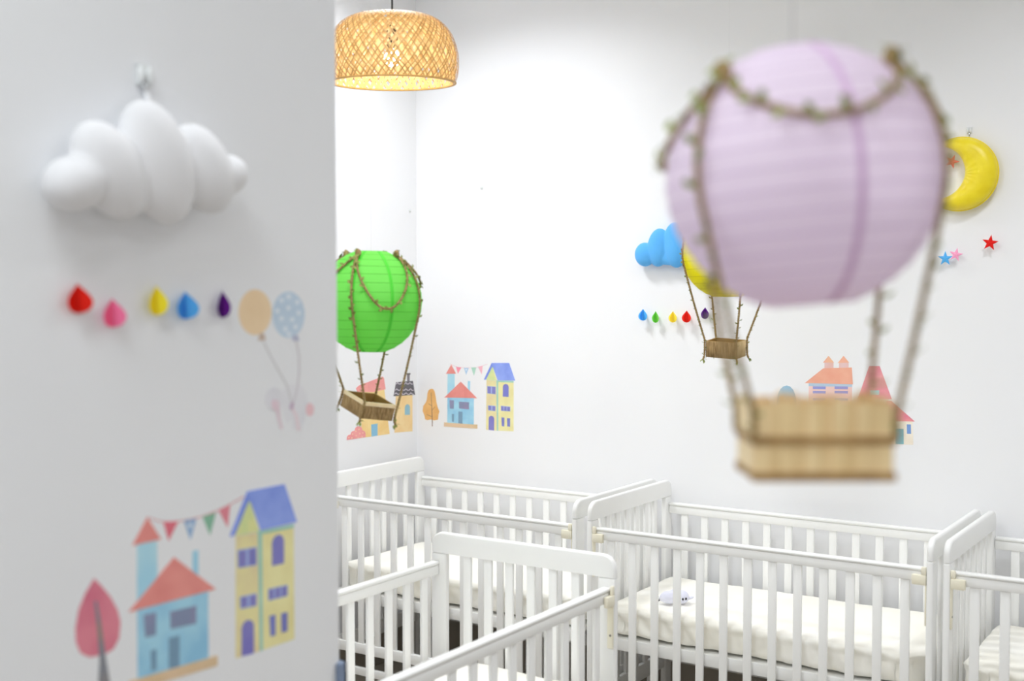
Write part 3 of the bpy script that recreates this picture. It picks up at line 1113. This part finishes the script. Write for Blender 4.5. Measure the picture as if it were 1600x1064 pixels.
conehouse = [
    ('tower_wall', [(925, 520), (1180, 520), (1180, 960), (925, 955)], (236, 222, 206), (226, 214, 200), 0),
    ('tower_roof', [(990, 200), (1092, 200), (1212, 524), (878, 522)], (232, 120, 140), (236, 150, 150), 2),
    ('roof_window', [(1000, 437), (1088, 437), (1088, 482), (1000, 482)], (150, 204, 210), None, 3),
    ('house_wall', [(1060, 736), (1414, 742), (1421, 970), (1060, 960)], (244, 234, 214), (236, 222, 200), 1),
    ('house_roof', [(1160, 540), (1206, 540), (1436, 742), (1080, 738)], (226, 104, 128), (240, 150, 140), 2),
    ('door', [(1246, 812), (1326, 814), (1328, 964), (1248, 962)], (98, 164, 178), (110, 176, 186), 2),
    ('window', [(1358, 770), (1398, 771), (1400, 863), (1360, 862)], (92, 136, 206), None, 2),
]
sticker('cone_tower_sticker', 'red roofed tower and cottage sticker on the back wall, right of the lilac balloon basket', 'wall sticker', 'back', conehouse, zr)
dome = [('crown', [(92, 500), (100, 470), (122, 425), (152, 398), (184, 390), (216, 400), (246, 432), (264, 475), (274, 520), (278, 620), (262, 720), (220, 790), (184, 800), (140, 790), (100, 720), (86, 610)], (150, 198, 222), (124, 170, 200), 0),
        ('trunk', [(176, 640), (194, 640), (198, 940), (172, 940)], (140, 120, 110), None, 1)]
sticker('tree_sticker', 'rounded blue tree sticker on the back wall behind the lilac balloon basket', 'wall sticker', 'back', dome, zr)


# alcove side wall group, behind the green balloon's basket
def zl(zx, zy):
    return uv_of('left', 530 + zx / 8.186, 570 + zy / 8.186)


YO, YO2 = (250, 214, 134), (244, 198, 112)
sticker('orange_house_sticker', 'amber house sticker with pink roof and blue door behind the green balloon basket', 'wall sticker', 'left', [
    ('wall', [(262, 330), (576, 312), (645, 884), (286, 934)], YO, YO2, 0),
    ('roof', [(214, 300), (250, 265), (552, 150), (572, 170), (592, 312), (440, 348), (230, 350)], (246, 150, 142), (240, 138, 134), 1),
    ('door', [(408, 764), (490, 750), (490, 906), (412, 917)], (108, 174, 210), (120, 184, 216), 1),
], zl)
roofw = []
for r_, (y0, x0, x1) in enumerate(((240, 728, 938), (322, 715, 950), (375, 705, 958))):
    pts = []
    for k in range(13):
        x = x0 + (x1 - x0) * k / 12
        pts.append((x, y0 - 10 * r_ * 0.2 + (-14 if k % 3 == 1 else 6)))
    roofw.append(('tile_line', strip(pts, 9), (216, 206, 220), None, 2))
sticker('tower_house_sticker', 'narrow amber house sticker with black scalloped roof on the alcove side wall', 'wall sticker', 'left', [
    ('wall', [(724, 392), (936, 380), (936, 850), (705, 868)], (248, 214, 146), (242, 198, 124), 0),
    ('roof', [(726, 222), (941, 205), (970, 384), (694, 402)], (62, 60, 66), (80, 76, 84), 1),
    ('chimney', [(866, 108), (902, 106), (900, 210), (868, 212)], (90, 86, 94), (120, 110, 120), 1),
    ('chimney_cap', [(858, 108), (910, 105), (910, 124), (858, 127)], (70, 66, 72), None, 2),
    ('arched_window', arch(838, 642, 904, 638, 548), (124, 182, 206), (140, 176, 180), 1),
] + roofw, zl)
bush = [(95, 962), (100, 920), (118, 896), (146, 892), (152, 866), (172, 846), (196, 844), (206, 806), (230, 788), (262, 786), (288, 806), (294, 838), (320, 846), (336, 876), (334, 926)]
bp_ = [('bush', bush, (246, 148, 144), (238, 132, 134), 3)]
for (x, y) in ((120, 930), (160, 935), (170, 885), (210, 850), (215, 905), (250, 825), (262, 880), (300, 870), (290, 920), (240, 935)):
    bp_.append(('dot', oval(x, y, 8, 8, 8), (250, 206, 160), None, 4))
sticker('bush_sticker', 'dotted pink bush sticker on the alcove side wall under the green balloon', 'wall sticker', 'left', bp_, zl)


# two printed balloons on the near wall
def zbal(zx, zy):
    return uv_of('near', 60 + zx / 3.325, 400 + zy / 3.325)


dots = [('dot', oval(x, y, 11, 13, 10), (226, 236, 246), None, 1) for x, y in
        ((1262, 230), (1300, 210), (1345, 240), (1240, 285), (1298, 270), (1352, 295), (1262, 325), (1318, 330), (1282, 378), (1335, 368), (1300, 405))]


def za(x, y):
    """sheet inside the print: zoomed part of the same picture"""
    return ((390 + x / 11.82 - 60) * 3.325, (590 + y / 11.82 - 400) * 3.325)


G1, G2 = (232, 231, 236), (224, 224, 230)
elephant = [
    ('animal_body', [za(*q) for q in ((560, 220), (620, 250), (690, 130), (920, 120), (1010, 200), (1060, 320), (1080, 480), (1050, 640), (1020, 780), (950, 980), (890, 990), (870, 800), (830, 960), (800, 960), (780, 760), (730, 800), (700, 860), (650, 760), (600, 560))], G1, G2, 0),
    ('animal_head', [za(*q) for q in oval(450, 400, 165, 220, 28)], (222, 221, 228), G1, 1),
    ('animal_trunk', [za(*q) for q in strip([(480, 420), (510, 560), (540, 760), (590, 950)], [110, 80, 60, 50])], (224, 202, 212), (230, 212, 220), 3),
    ('animal_ear', [za(*q) for q in oval(460, 510, 60, 110, 20, rot=-0.3)], (228, 200, 212), (232, 208, 218), 4),
    ('animal_tail', [za(*q) for q in oval(1110, 590, 75, 120, 20)], (240, 198, 202), (238, 190, 196), 1),
    ('animal_leg', [za(*q) for q in strip([(780, 560), (860, 720), (905, 980)], [60, 70, 60])], (232, 212, 220), (234, 216, 222), 2),
    ('string_knot', [za(*q) for q in oval(775, 520, 32, 75, 16, rot=0.2)], (186, 160, 186), (200, 170, 190), 5),
]
sticker('balloons_sticker', 'peach balloon and dotted blue balloon sticker lifting a faint pale animal, near left wall', 'wall sticker', 'near', [
    ('peach_balloon', oval(1125, 292, 86, 119), (244, 212, 166), (236, 200, 150), 0),
    ('balloon_knot', [(1150, 400), (1172, 402), (1180, 436), (1140, 440)], (196, 170, 150), None, 1),
    ('blue_balloon', oval(1299, 305, 84, 121), (196, 216, 234), (182, 206, 228), 0),
    ('balloon_knot', [(1322, 412), (1346, 412), (1356, 440), (1318, 440)], (176, 180, 206), None, 1),
    ('balloon_string', strip([(1165, 438), (1200, 510), (1245, 590), (1290, 672), (1318, 770)], 7), (206, 204, 206), None, 1),
    ('balloon_string', strip([(1338, 440), (1354, 520), (1354, 610), (1344, 690), (1318, 785)], 7), (206, 200, 206), None, 1),
] + dots + elephant, zbal)


# ------------------------------------------------------------------ paper raindrops
def drop(name_col, colour, wall, px, py_top, py_bot, wpx, label, angs, standoff, group):
    ax_, val, n = WALLS[wall]
    v = val + (standoff if ax_ == 0 else -standoff)
    top = at(px, py_top, ax_, v)
    bot = at(px, py_bot, ax_, v)
    bot.x, bot.y = (top.x, top.y)
    e0 = at(px - wpx / 2, (py_top + py_bot) / 2, ax_, v)
    e1_ = at(px + wpx / 2, (py_top + py_bot) / 2, ax_, v)
    hw_ = (e1_ - e0).length / 2
    h = top.z - bot.z
    side = Vector((0, 1, 0)) if ax_ == 0 else Vector((1, 0, 0))
    base = Vector((top.x, top.y, bot.z))
    root = thing('paper_raindrop', label, 'raindrop decoration', base, 0, group)
    mat_ = 'paper_' + wall + name_col
    if mat_ not in M:
        M[mat_] = mat('%s_card' % name_col, srgb(*colour), tuple(min(1, x * 1.05) for x in srgb(*colour)[:3]) + (1,), rough=0.7, scale=30, spec=0.2)
    outl = []
    for k in range(19):
        t = k / 18
        if t < 0.5:
            w = (2 * t) ** 1.0 * 0.93
            w = math.sin(min(1, t / 0.62) * PI / 2) ** 1.25
        else:
            w = math.sin(min(1, t / 0.62) * PI / 2) ** 1.25 if t < 0.62 else math.sqrt(max(0, 1 - ((t - 0.62) / 0.38) ** 2))
        outl.append((w * hw_, top.z - t * h))
    for a in angs:
        d = side * math.cos(a) + n * math.sin(a)
        axis = [Vector((base.x, base.y, z)) for _, z in outl]
        edge = [Vector((base.x, base.y, z)) + d * w for w, z in outl]
        nn = d.cross(Vector((0, 0, 1))).normalized()
        b = MB()
        pol = axis[::-1] + edge[1:-1]
        b.prism(pol, nn, -0.00025, 0.00025, back=True)
        b.build('fold', mat_, root, off=base)
    # foam pad that holds it to the wall
    mid = Vector((base.x, base.y, bot.z + h * 0.45))
    b = MB().tube([mid - n * (standoff - 0.0005), mid], min(0.006, hw_ * 0.4), 10)
    b.build('foam_pad', 'white', root, off=base)
    return root


G_L, G_B = 'paper raindrops on the near wall', 'paper raindrops on the back wall'
fan = (R(16), R(50), R(130), R(164))
drop('red', (228, 36, 20), 'near', 121, 443, 490, 40, 'red paper raindrop on the near wall, left end of its row', fan, 0.009, G_L)
drop('pink', (248, 128, 172), 'near', 175, 466, 512, 36, 'pink paper raindrop between the red and yellow ones on the near wall', fan, 0.009, G_L)
drop('yellow', (252, 236, 60), 'near', 244, 446, 493, 29, 'yellow paper raindrop under the white cloud on the near wall', fan, 0.009, G_L)
drop('blue', (92, 178, 240), 'near', 289, 455, 499, 34, 'blue paper raindrop between yellow and purple ones on the near wall', fan, 0.009, G_L)
drop('purple', (104, 26, 140), 'near', 347, 454, 497, 20, 'narrow purple paper raindrop beside the peach balloon sticker', fan, 0.009, G_L)
flat = (R(8), R(75), R(105), R(172))
drop('blue', (88, 184, 248), 'back', 1004.8, 482.5, 501, 13.8, 'tiny blue paper raindrop under the blue cloud, left end of its row', flat, 0.028, G_B)
drop('green', (124, 220, 84), 'back', 1024.5, 486, 504.5, 11, 'tiny green paper raindrop under the blue cloud', flat, 0.028, G_B)
drop('yellow', (254, 232, 80), 'back', 1051.5, 486, 504, 13, 'tiny yellow paper raindrop between green and red ones under the blue cloud', flat, 0.028, G_B)
drop('red', (240, 52, 36), 'back', 1073, 485, 504, 14.4, 'tiny red paper raindrop on the back wall left of the yellow balloon rope', flat, 0.028, G_B)
drop('purple', (98, 24, 140), 'back', 1101.8, 480, 498.5, 12.5, 'tiny purple paper raindrop seen between the yellow balloon ropes', flat, 0.028, G_B)


# ------------------------------------------------------------------ stars
def star(colour, name_col, px, py, rpx, rot, label, standoff=0.03):
    q = at(px, py, 1, YB - standoff)
    r = rpx * (q.y / ray(px, py).y) / F_PX if False else rpx * ((q - CAM).dot(FWD)) / F_PX
    root = thing('paper_star', label, 'star decoration', q, 0, 'paper stars around the moon')
    mat_ = 'star_' + name_col
    M[mat_] = mat('%s_star_card' % name_col, srgb(*colour), None, rough=0.7, scale=30, spec=0.2)
    pts = []
    for k in range(10):
        a = rot + PI / 2 + k * PI / 5
        rr = r if k % 2 == 0 else r * 0.4
        pts.append(q + Vector((rr * math.cos(a), 0, rr * math.sin(a))))
    b = MB()
    c0_, c1_ = q + Vector((0, -0.0035, 0)), q + Vector((0, 0.0015, 0))
    vs = [c0_, c1_] + pts
    fs = []
    for k in range(10):
        fs += [(0, 2 + k, 2 + (k + 1) % 10), (1, 2 + (k + 1) % 10, 2 + k)]
    b.add(vs, fs)
    b.build('card', mat_, root, off=q)
    MB().tube([q + Vector((0, 0.001, 0)), q + Vector((0, standoff - 0.0005, 0))], r * 0.22, 8).build('foam_pad', 'white', root, off=q)


star((228, 30, 24), 'red', 1547, 379.5, 13, R(-8), 'red paper star right of the other stars, under the moon')
star((90, 182, 246), 'blue', 1477, 404, 12, R(0), 'blue paper star beside the pink star under the moon')
star((255, 168, 204), 'pink', 1493.5, 398, 11, R(-12), 'pink paper star overlapping the blue star under the moon')
star((244, 118, 100), 'coral', 1487.5, 252.5, 11.5, R(50), 'coral paper star in the hollow of the yellow moon')


# ------------------------------------------------------------------ cushions on the walls: clouds and moon
def cloud(name, label, wall, lobes, depth, m, mm=0.0045):
    ax_, val, n = WALLS[wall]
    v = val + n[ax_] * (depth * 0.52)
    vpos = lambda x, y: at(x, y, ax_, v)
    base = vpos(lobes[2][0], lobes[2][1])
    b = MB()
    for (cx, cy, ra, rb, rot, dk) in lobes:
        c = vpos(cx, cy)
        ca, sa = math.cos(rot), math.sin(rot)
        a_ = vpos(cx + ra * ca, cy + ra * sa) - c
        b_ = vpos(cx - rb * sa, cy + rb * ca) - c
        b.ellipsoid(c, a_, b_, n * (depth * 0.5 * dk), 40, 24)
    o = b.build(name, m, off=base, smooth=True)
    soften(o, mm, 3)
    return tag(o, label, 'cloud cushion')


def zc1(x, y, ra, rb, rot, dk):
    return (x / 2.956, 60 + y / 2.956, ra / 2.956, rb / 2.956, rot, dk)


wl = [zc1(345, 668, 128, 132, 0.3, 0.9), zc1(505, 610, 242, 138, R(64), 0.95), zc1(722, 575, 294, 146, R(74), 1.0),
      zc1(930, 605, 216, 118, R(70), 0.9), zc1(1045, 632, 80, 96, 0.0, 0.7), zc1(640, 650, 330, 150, 0.03, 0.6)]
cloud('cloud_cushion', 'puffy white cloud cushion hanging from a hook on the near left wall', 'near', wl, 0.10, 'felt_white')
sc = 1 / 4.257


def zc2(x, y, ra, rb, rot, dk):
    return (960 + x * sc, 330 + y * sc, ra * sc, rb * sc, rot, dk)


bl = [zc2(204, 288, 66, 80, 0, 0.85), zc2(296, 242, 74, 128, 0.08, 0.95), zc2(408, 225, 80, 152, -0.05, 1.0), zc2(516, 250, 72, 122, -0.05, 0.95), zc2(602, 296, 60, 74, 0, 0.8), zc2(400, 295, 220, 66, 0, 0.62)]
cloud('cloud_cushion', 'sky blue cloud cushion on the back wall half hidden by the lilac balloon', 'back', bl, 0.07, 'felt_blue', 0.0035)

mc = at(1500, 272, 1, YB - 0.03)
mo = at(1500, 329, 1, YB - 0.03)
mr = mc.z - mo.z
ic = at(1466, 270, 1, YB - 0.03)
off = (ic.x - mc.x, ic.z - mc.z)
ir = mr * 0.715
b = MB()
vs, fs = [], []
NT, NS = 90, 20
thm = R(152)
rows = []
for i in range(NT + 1):
    th = -thm + 2 * thm * i / NT
    dx, dz = math.cos(th), math.sin(th)
    # far crossing of the inner circle along this direction
    bq = dx * off[0] + dz * off[1]
    disc = bq * bq - (off[0] ** 2 + off[1] ** 2 - ir * ir)
    rho = bq + math.sqrt(disc) if disc > 0 else mr
    rho = max(0.0, min(rho, mr * 0.992))
    mid, half = (mr + rho) / 2, max(0.0008, (mr - rho) / 2)
    dep = min(0.036, half * 0.85)
    row = []
    for k in range(NS):
        a = 2 * PI * k / NS
        rr = mid + half * math.cos(a)
        crease = 1 - 0.10 * max(0, -math.cos(a)) * abs(math.sin(9 * th + 1.3 * math.sin(3 * th)))
        y = -dep * math.sin(a) * crease
        row.append(mc + Vector((rr * dx, y, rr * dz)))
    vs += row
for i in range(NT):
    for k in range(NS):
        l = (k + 1) % NS
        fs.append((i * NS + k, i * NS + l, (i + 1) * NS + l, (i + 1) * NS + k))
fs.append(tuple(range(NS)))
fs.append(tuple(NT * NS + k for k in range(NS)))
b.add(vs, fs)
moon = thing('moon_cushion', 'puffy yellow crescent moon cushion on the back wall at the right', 'moon cushion', mc)
mb_ = b.build('cushion', 'moon', moon, off=mc, smooth=True)
# stitched edge
b = MB().tube([mc + Vector((mr * 1.004 * math.cos(-R(146) + R(292) * k / 80), 0, mr * 1.004 * math.sin(-R(146) + R(292) * k / 80))) for k in range(81)], 0.0028, 6)
b.build('stitched_edge', 'moon', mb_, off=mc, smooth=True)


# ------------------------------------------------------------------ wall hooks
def hook(wall, px, py, h, label, metal=True, k=1.0):
    ax_, val, n = WALLS[wall]
    q = at(px, py, ax_, val)
    side = Vector((0, 1, 0)) if ax_ == 0 else Vector((1, 0, 0))
    z = Vector((0, 0, 1))
    root = thing('wall_hook', label, 'hook', q)
    b = MB()
    bm = bmesh.new()
    bmesh.ops.create_cube(bm, size=1)
    for v in bm.verts:
        c = v.co.copy()
        v.co = q + side * (c.x * h * 0.8) + z * (c.z * h) + n * ((c.y + 0.5) * h * 0.12 + 0.0004)
    bmesh.ops.bevel(bm, geom=bm.edges[:], offset=h * 0.05, segments=2, affect='EDGES')
    b.frombm(bm)
    b.build('plate', 'hook', root, off=q, angle=40)
    b = MB()
    if k > 0.5:
        for s in (-0.24, 0.24):
            b.ellipsoid(q + side * (s * h) + n * (h * 0.22), side * h * 0.2, z * h * 0.46, n * h * 0.2, 14, 10)
        b.build('clip_lobe', 'hook', root, off=q, smooth=True)
    if metal:
        pts = [q + n * (h * 0.12) - z * (h * 0.3), q + n * (h * 0.18) - z * (h * 0.6), q + n * (h * 0.2) - z * (h * 0.9)]
        for k_ in range(9):
            a = PI * k_ / 8
            pts.append(q + n * (h * 0.2 + h * 0.14 * (1 - math.cos(a))) - z * (h * 0.9 + h * 0.22 * math.sin(a)))
        MB().tube(pts, h * 0.12, 8).build('wire_hook', 'metal', root, off=q, smooth=True)
    return root


hq = hook('near', 222, 118, 0.036, 'white plastic hook with metal wire above the white cloud')
ax0 = at(228, 148, 0, XP + 0.014)
cb = at(232, 164, 0, XP + 0.052)
b = MB().tube([ax0 + Vector((0, 0, 0.004)), ax0.lerp(cb, 0.5) + Vector((0.004, 0, 0.003)), cb], 0.0035, 8)
# the hanging loop belongs to the cloud
for o in C.objects:
    if o.name == 'cloud_cushion':
        lo = b.build('hanging_loop', 'felt_white', o, off=o.location, smooth=True)
hook('back', 1515, 204, 0.022, 'small clear hook above the yellow moon cushion', k=1.0)
hook('back', 753, 293, 0.016, 'tiny clear adhesive hook alone on the back wall', metal=False, k=0.6)
hook('left', 640, 329, 0.014, 'tiny clear adhesive hook on the alcove side wall near the corner', metal=False, k=0.6)

# ------------------------------------------------------------------ lights: the room's ceiling lamps and added fill lights
def area(name, loc, size, power, col=(1, 1, 1), spread=140, rot=(0, 0, 0), size_y=None):
    l = bpy.data.lights.new(name, 'AREA')
    l.shape = 'RECTANGLE' if size_y else 'DISK'
    l.size = size
    if size_y:
        l.size_y = size_y
    l.energy = power
    l.color = col
    l.spread = R(spread)
    o = bpy.data.objects.new(name, l)
    o.location = loc
    o.rotation_euler = rot
    C.objects.link(o)
    return o


LC = (0.93, 0.962, 1.0)
area('ceiling_light_alcove', (-2.95, 3.65, ZC - 0.02), 0.4, 19, LC, 140)
area('ceiling_light_middle', (-0.4, 3.35, ZC - 0.02), 0.4, 14, LC, 140)
area('fill_light_passage', (-1.75, 2.15, ZC - 0.02), 0.4, 15, LC, 150)  # added fill that brightens the green balloon and crib fronts
area('ceiling_light_right', (0.9, 1.6, ZC - 0.02), 0.35, 5, LC, 150)
area('ceiling_light_near', (-1.05, 0.2, ZC - 0.02), 0.9, 20, (0.91, 0.97, 1.0), 170, size_y=0.9)
area('fill_light_entry', (1.0, -1.3, ZC - 0.02), 1.0, 28, LC, 160)  # added broad fill from behind the camera
pl_ = bpy.data.lights.new('pendant_glow', 'POINT')
pl_.energy = 1.6
pl_.color = (1.0, 0.86, 0.66)
pl_.shadow_soft_size = 0.03
po = bpy.data.objects.new('pendant_glow', pl_)
po.location = lc + Vector((0, 0, -0.045))
C.objects.link(po)

w = bpy.data.worlds.new('world')
bpy.context.scene.world = w
w.use_nodes = True
w.node_tree.nodes['Background'].inputs['Color'].default_value = (0.9, 0.95, 1, 1)
w.node_tree.nodes['Background'].inputs['Strength'].default_value = 0.2

# ------------------------------------------------------------------ camera and view
cd = bpy.data.cameras.new('camera')
cd.sensor_fit = 'HORIZONTAL'
cd.sensor_width = 36
cd.lens = 36 * F_PX / 1600
cd.clip_start = 0.05
cd.dof.use_dof = True
cd.dof.focus_distance = 4.6
cd.dof.aperture_fstop = 2.0
co = bpy.data.objects.new('camera', cd)
mw = Matrix.Identity(4)
for i in range(3):
    mw[i][0], mw[i][1], mw[i][2], mw[i][3] = RGT[i], UPV[i], -FWD[i], CAM[i]
co.matrix_world = mw
C.objects.link(co)
sc_ = bpy.context.scene
sc_.camera = co
sc_.view_settings.view_transform = 'Standard'
sc_.view_settings.look = 'None'
sc_.view_settings.exposure = 0.16
sc_.view_settings.gamma = 1.0
sc_.view_settings.use_curve_mapping = False
sc_.cycles.use_denoising = True
sc_.cycles.max_bounces = 10
sc_.cycles.diffuse_bounces = 8
sc_.cycles.sample_clamp_indirect = 8
